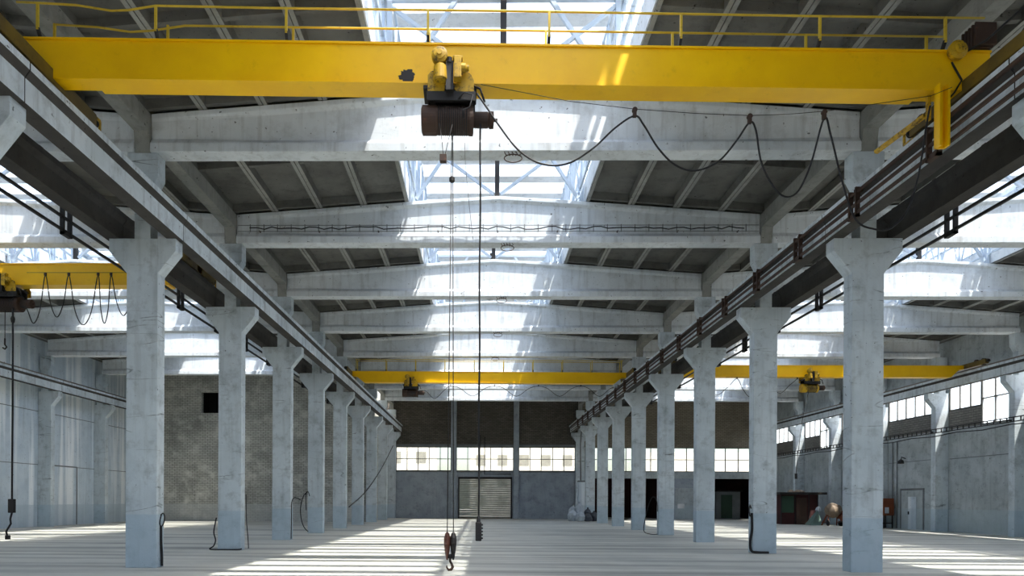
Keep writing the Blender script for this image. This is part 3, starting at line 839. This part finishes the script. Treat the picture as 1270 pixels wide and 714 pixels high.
# ------------------------------------------------------------------ roller shutter door
d = tag(MB().build('door_1', None), kind='structure') if False else None
f = MB().box(-2.62, -2.5, YB-.1, YB+.3, 0, 3.9).box(2.43, 2.55, YB-.1, YB+.3, 0, 3.9).box(-2.62, 2.55, YB-.1, YB+.3, 3.78, 3.98)
dr = struct(f, 'door_1', M['black'])
s = MB(); z = .03
while z < 3.76:
    s.prism([(YB+.1, z), (YB+.06, z+.03), (YB+.06, z+.17), (YB+.1, z+.2), (YB+.14, z+.2), (YB+.14, z)], -2.5, 2.43, 'X'); z += .207
s.build('shutter_curtain', M['shutter'], dr)
MB().box(-2.5, 2.43, YB+.03, YB+.12, 0, .08).build('bottom_rail', M['tan'], dr)
# pipework above the door
tag(MB().tube([(-.55+.0, YB-.12, 8.0), (-.55+.0, YB-.12, 4.3)], .035, 8).tube([(-.1, YB-.12, 7.8), (-.1, YB-.12, 4.25), (2.45, YB-.12, 4.25)], .04, 8).build('pipe', M['black']),
    'pair of thin black pipes dropping in front of the middle back window', 'pipe')
# side door in right wall (outline and leaf)
d = struct(MB().box(RX-.03, RX+.01, 26.2, 26.32, 0, 2.6).box(RX-.03, RX+.01, 28.5, 28.62, 0, 2.6).box(RX-.03, RX+.01, 26.2, 28.62, 2.52, 2.64), 'door_2', M['grey_metal'])
MB().box(RX-.05, RX, 26.95, 27.75, 0, 2.1).build('door_leaf', M['wall_left'], d, .01)
MB().box(RX-.02, RX, 26.3, 28.5, 0, 2.5).build('door_panel', M['wall_right'], d)
MB().box(RX-.1, RX-.05, 27.64, 27.7, .95, 1.15).build('door_handle', M['black'], d)
# door with a little white window in the right back wall
d = struct(MB().box(18.0, 20.6, YB-.06, YB+.02, 3.0, 3.9).box(18.0, 18.1, YB-.05, YB+.01, 0, 3.0).box(20.5, 20.6, YB-.05, YB+.01, 0, 3.0), 'door_3', M['plaster'])
MB().box(18.1, 20.5, YB-.03, YB, 0, 3.0).build('door_panel', M['wall_right'], d)
MB().box(18.35, 19.0, YB-.06, YB-.03, 1.05, 1.5).build('white_plate', M['white'], d)
# wall lamp and conduits on the right wall
t = thing('wall_lamp', (27.34, 28.1, 4.4), 'small dark lamp on the right outer wall above the side door', 'lamp')
MB().tube([(0, 0, .2), (-.25, 0, .3), (-.3, 0, .1)], .03, 8).build('bracket', M['black'], t)
MB().lathe((-.3, 0, .15), (0, 0, -1), [(0, .05), (.1, .17), (.28, .19), (.3, .02)], 16).build('lamp_shade', M['black'], t)
for yy, lb in ((28.9, 'thin grey conduit rising on the right outer wall beside the side door'), (29.4, 'second thin conduit rising on the right outer wall behind the rusty cabinet')):
    tag(MB().tube([(27.28, yy, .02), (27.28, yy, 5.8)], .035, 8).build('conduit', M['grey_metal']), lb, 'pipe')

# ------------------------------------------------------------------ things standing on the floor
# dark kiosk against right wall
r = thing('steel_kiosk', (24.2, 36.0, 0), 'dark steel kiosk with overhanging flat roof by the right outer wall', 'kiosk')
MB().box(-1.5, 1.35, 0, 3.2, 0.0, 2.3).build('body', M['maroon'], r, .02)
MB().box(-1.7, 1.9, -.35, 3.4, 2.3, 2.48).build('roof', M['black'], r, .02)
MB().box(-1.45, -.5, -.04, 0, .9, 2.2).build('shutter', M['green'], r, .01)
MB().box(-.3, .5, -.03, 0, 0.02, 2.05).build('door', M['rust'], r, .01)
m = MB()
for x in (-1.5, -.42, .62, 1.3): m.box(x, x+.06, -.06, 0, 0, 2.3)
m.build('frame', M['black'], r)
t = thing('rag_heap', (24.1, 36.3, 2.48), 'crumpled pale cloth lying on the kiosk roof', 'cloth')
m = MB()
random.seed(5)
for i in range(5):
    cx_, cy_ = random.uniform(-.5, .4), random.uniform(-.2, .3)
    m.lathe((cx_, cy_, 0), (0, 0, 1), [(0, .28), (.08, .24), (.15+.05*i % .1, .1), (.2, .02)], 9)
m.build('cloth', M['tan'], t)

# concrete mixer
r = thing('concrete_mixer', (25.4, 33.5, 0), 'dusty tan concrete mixer standing before the right outer wall', 'concrete mixer')
MB().lathe((-.45, 0, 1.0), (1, .0, .25), [(0, .2), (.05, .38), (.35, .55), (.6, .55), (.95, .32), (1.0, .3), (1.0, .26)], 22).build('drum', M['tan'], r)
for sx in (-.55, .55):
    MB().bar((sx, -.5, 0), (sx*.6, 0, 1.0), .07).bar((sx, .5, 0), (sx*.6, 0, 1.0), .07).bar((sx, -.5, .25), (sx, .5, .25), .05).build('frame', M['copper'], r)
MB().lathe((-.62, -.5, .22), (1, 0, 0), [(0, .22), (.08, .22), (.09, .1)], 18).lathe((.54, -.5, .22), (1, 0, 0), [(0, .22), (.08, .22)], 18).build('wheel', M['rubber'], r)
MB().box(.5, .95, -.3, .3, .5, 1.1).build('motor_housing', M['copper'], r, .03)
r = thing('hand_cart', (25.9, 32.0, 0), 'low rusty hand cart loaded with scrap beside the concrete mixer', 'cart')
MB().box(-.6, .6, -.5, .5, .3, .38).build('bed', M['rust'], r, .01)
for yy in (-.4, .4): MB().lathe((-.45, yy, .2), (0, 1, 0), [(0, .2), (.07, .2)], 16).build('wheel', M['rubber'], r)
MB().box(.4, .46, -.45, .45, 0, .3).build('stand', M['rust'], r)
MB().box(-.5, .3, -.3, .4, .38, .8).bar((-.5, -.4, .4), (.55, .3, .95), .09).build('scrap_load', M['copper'], r, .03)
r = thing('green_tarpaulin', (24.75, 34.6, 0), 'greenish tarpaulin tent leaning between the kiosk and concrete mixer', 'tarpaulin')
MB().add([(-.7, -.5, 0), (.25, -.5, 0), (.25, .4, 0), (-.7, .4, 0), (.05, -.1, 1.15), (.12, .2, 1.1), (-.35, -.35, .45)], [(0, 1, 4, 6), (1, 2, 5, 4), (2, 3, 5), (3, 0, 6), (3, 6, 4, 5), (0, 3, 2, 1)]).build('sheet', M['green'] if False else painted('faded_green_cloth', (112,136,128), (90,112,106), (70,84,80), .3, .9), r)
MB().lathe((.1, .0, 1.0), (.2, 0, 1), [(0, .12), (.1, .2), (.3, .15), (.4, .05)], 7).build('bundle', M['sack'], r)

# rusty cabinet by side door
r = thing('switch_cabinet', (26.75, 29.35, 0), 'rust orange switch cabinet on a dark stand by the right outer wall', 'cabinet')
MB().box(-.35, .35, -.45, .45, .85, 2.0).build('body', M['copper'], r, .02)
MB().box(-.37, -.35, -.4, .4, .9, 1.95).build('door', M['copper'], r, .008)
MB().box(-.26, .0, -.47, -.45, 1.0, 1.4).build('notice_plate', M['sack'], r)
m = MB()
for x in (-.3, .25):
    for y in (-.4, .35): m.box(x, x+.06, y, y+.06, 0, .85)
m.box(-.3, .31, -.4, .41, .3, .36)
m.build('stand', M['black'], r)
r = thing('drum_coil', (26.0, 30.9, 0), 'dark coil of old cable lying beside the rust orange switch cabinet', 'cable')
m = MB()
for i in range(5): m.tube([((.42-.02*i)*math.cos(a), (.42-.02*i)*math.sin(a), .04+.07*i) for a in [q*2*PI/20 for q in range(20)]], .035, 6, closed=True)
m.build('coil', M['rubber'], r)

# green booth inside the annex opening
r = thing('green_booth', (24.0, 51.0, 0), 'dark green booth with a grey frame inside the dark back right opening', 'booth')
MB().box(-1.1, 1.3, 0, 1.6, 0, 2.7).build('body', M['grey_metal'], r, .02)
MB().box(-.6, .5, -.05, 0, .1, 2.4).build('green_panel', M['green'], r, .01)
MB().box(-1.25, 1.45, -.2, 1.7, 2.7, 2.85).build('roof', M['black'], r, .01)
random.seed(11)
def sack(rr, hz):
    from mathutils import noise as mn
    m = MB(); prof = [(-1, .55), (-.85, .85), (-.5, 1.0), (0, 1.0), (.45, .85), (.75, .5), (.9, .22), (1, .16), (1.12, .26)]
    m.lathe((0, 0, hz), (0, 0, 1), [(d*hz, q*rr) for d, q in prof], 18)
    off = random.uniform(0, 50)
    out = []
    for x, y, z in m.v:
        k = .93+.34*mn.noise(Vector((x*3.2+off, y*3.2, z*3.2)))+.12*mn.noise(Vector((x*9, y*9+off, z*9)))
        out.append((x*k, y*k*.85, z))
    m.v = out; m.sm = [False]*len(m.sm); return m
sk = [(7.35, 41.1, 0, .4, .5, 0, 'white woven rubble sack at the left end of the heap'),
      (7.95, 40.8, 0, .36, .42, 0, 'low pale sack in the front of the heap, beside the leftmost sack'),
      (8.0, 41.6, 0, .44, .78, 0, 'tallest white rubble sack, standing at the back of the heap'),
      (8.6, 40.8, 0, .34, .36, 1, 'dark grey sack at the front right of the heap'),
      (7.5, 41.95, 0, .4, .66, 0, 'pale sack at the back left of the heap'),
      (9.2, 41.2, 0, .36, .42, 1, 'dark bulging sack at the right end of the heap'),
      (8.72, 41.55, 0, .34, .55, 1, 'dark tall sack at the back right of the heap')]
for i, (x, y, z, rr, hz, dk, lb) in enumerate(sk):
    o = sack(rr*1.12, hz).build('rubble_sack', M['rubble'] if dk else M['sack'], None, 0, (x, y, z))
    tag(o, lb, 'sack', 'rubble sacks heaped by the right columns')
t = thing('boiler_tank', (8.75, 45.6, 0), 'pale blue upright duct beside the rubble sacks at the back wall', 'duct')
MB().box(-.3, .3, -.25, .25, 0, 3.5).build('casing', M['wall_left'], t, .04)
MB().box(-.33, .33, -.28, .28, 3.45, 3.6).build('cap', M['grey_metal'], t, .02)
tag(MB().tube([(8.95, 46.9, 8.4), (8.85, 46.9, 7.0), (8.9, 46.9, 3.4)], .06, 8).build('drain_pipe', M['grey_metal']), 'thin pipe dropping beside the right end of the back windows', 'pipe')

# ------------------------------------------------------------------ loose cables on columns
def cable(pts, r_, label, name='hanging_cable', mat='rubber', n=6):
    return tag(MB().tube(catmull(pts, n), r_, 7).build(name, M[mat]), label, 'cable', 'loose cables at column feet')
# column 0 left: cable down the lit side with a loop
xL = -8.59
cable([(xL, .2, 1.32), (xL, .32, 1.36), (xL, .4, 1.27), (xL, .36, 1.12), (xL, .22, 1.02), (xL, .14, 1.12), (xL, .22, 1.32)], .014, 'small black cable loop at the top of the stub on the nearest left column')
cable([(xL, .2, 1.05), (xL+.01, .2, .6), (xL+.02, .22, .3), (xL+.03, .2, .03)], .032, 'thick black cable running down the inner face of the nearest left column')
# column 1 left
cable([(-9.42, 5.95, 1.1), (-9.46, 5.95, .9), (-9.5, 5.94, .6), (-9.44, 5.94, .35), (-9.5, 5.93, .15), (-9.62, 5.92, .04), (-9.1, 5.93, .03), (-8.7, 5.94, .03), (-8.57, 6.0, .05)], .022, 'black cable wound round the foot of the second left column')
cable([(-8.58, 6.42, 1.9), (-8.56, 6.42, 1.0), (-8.5, 6.4, .4), (-8.48, 6.4, .04)], .016, 'thin black wire standing at the right side of the second left column')
# column 2 left
cable([(-8.58, 12.05, .05), (-8.57, 12.05, 1.0), (-8.56, 12.05, 1.6), (-8.5, 12.2, 1.8), (-8.4, 12.35, 1.78), (-8.3, 12.5, 1.7)], .02, 'bent black cable stub on the inner face of the third left column')
cable([(-9.3, 17.6, 2.1), (-9.5, 17.6, 1.9), (-9.65, 17.6, 1.3), (-9.6, 17.6, .7), (-9.45, 17.6, .3), (-9.25, 17.6, .1)], .025, 'black cable hanging in an arc left of the fourth left column')
cable([(-9.2, 17.65, 1.9), (-9.3, 17.65, 2.15), (-9.4, 17.65, 1.9), (-9.38, 17.65, 1.2)], .02, 'short cable hook hanging over the arc of cable by the fourth left column')
# slanting cable
tag(MB().tube(catmull([(-8.45, 24.2, 1.3), (-8.42, 29, 2.1), (-8.4, 34, 3.3), (-8.38, 39, 4.8), (-8.36, 44.2, 6.6)], 6), .035, 7).build('slanting_cable', M['rubber']),
    'long dark cable slanting up along the far left columns', 'cable')
# right column 1
cable([(8.58, 6.1, 1.5), (8.52, 6.05, 1.6), (8.47, 6.0, 1.45), (8.5, 6.0, 1.25), (8.56, 6.05, 1.3)], .022, 'cable loop near the foot of the second right column')
cable([(8.56, 6.0, 1.35), (8.56, 5.97, .8), (8.5, 5.96, .4), (8.53, 5.95, .1), (8.7, 5.93, .04), (9.1, 5.93, .03)], .045, 'thick black cable down the left side of the second right column')
# right column 3
cable([(8.55, 18.0, .05), (8.2, 17.95, .05), (7.85, 17.95, .2), (7.9, 17.95, .8), (8.1, 17.95, 1.6), (8.3, 17.95, 1.95), (8.5, 17.97, 1.7), (8.55, 18.0, 1.2)], .02, 'black cable hooped beside the fourth right column')

# ------------------------------------------------------------------ outside buildings seen through the back windows
def block(x, y, wd, ht, lab, rows, cols):
    b = thing('apartment_building', (x, y, -.31), lab, 'building', 'buildings outside the back windows')
    MB().box(-wd/2, wd/2, 0, 8, 0, ht).build('wall', M['pale'], b)
    for i in range(rows):
        m = MB()
        for c_ in range(cols):
            xx = -wd/2+wd*(c_+.5)/cols; m.box(xx-.7, xx+.7, -.05, .1, 1.2+i*3, 2.8+i*3)
        m.build('window_row', M['pane_pale'], b)
    return b
block(-14, 78, 14, 13, 'pale apartment block outside, seen through the left back window', 4, 4)
block(6, 84, 16, 11, 'pale apartment block outside, seen through the middle back windows', 3, 5)
block(32, 80, 18, 9, 'low pale building outside, seen through the right bay back windows', 2, 5)

for o in list(COL.objects):
    if o.parent is None and o.get('label') and not o.get('kind'): o['kind'] = 'thing'
# ------------------------------------------------------------------ light
sun = bpy.data.objects.new('sun', bpy.data.lights.new('sun', 'SUN')); COL.objects.link(sun)
sd = Vector((1.0, -.9, 3.2)).normalized()
sun.rotation_euler = sd.to_track_quat('Z', 'Y').to_euler()
sun.data.energy = 8.0; sun.data.angle = math.radians(1.2); sun.data.color = (1, .965, .9)
wd = bpy.data.worlds.new('sky'); scn.world = wd; wd.use_nodes = True
nt = wd.node_tree; bg = nt.nodes['Background']
sk_ = nt.nodes.new('ShaderNodeTexSky'); sk_.sky_type = 'NISHITA'; sk_.sun_disc = False
sk_.sun_elevation = math.asin(sd.z); sk_.sun_rotation = math.atan2(sd.x, sd.y); sk_.air_density = 1.0; sk_.dust_density = 3.0
nt.links.new(sk_.outputs[0], bg.inputs[0]); bg.inputs[1].default_value = .3

# ------------------------------------------------------------------ camera
cam = bpy.data.objects.new('camera', bpy.data.cameras.new('camera')); COL.objects.link(cam)
CX, CY, CZ, YAW, ROLL, F, PX, PY = -.534, -16.89, 1.725, -.0141, .0049, 844., 583.2, 620.3
c, s_ = math.cos(YAW), math.sin(YAW); cr, sr = math.cos(ROLL), math.sin(ROLL)
right = Vector((cr*c, -cr*s_, sr)); fwd = Vector((s_, c, 0)); up = Vector((-sr*c, sr*s_, cr))
mw = Matrix((( right.x, up.x, -fwd.x, CX), (right.y, up.y, -fwd.y, CY), (right.z, up.z, -fwd.z, CZ), (0, 0, 0, 1)))
cam.matrix_world = mw
cam.data.sensor_width = 36; cam.data.lens = F*36/1270
cam.data.shift_x = (635-PX)/1270; cam.data.shift_y = (PY-357)/1270
cam.data.clip_end = 500; cam.data.clip_start = .05
scn.camera = cam
scn.view_settings.view_transform = 'Standard'; scn.view_settings.look = 'None'
scn.view_settings.gamma = 1; scn.view_settings.use_curve_mapping = False
scn.view_settings.exposure = 1.22
scn.cycles.max_bounces = 10; scn.cycles.diffuse_bounces = 6; scn.cycles.transparent_max_bounces = 12
scn.cycles.use_denoising = True
scn.cycles.sample_clamp_indirect = 6
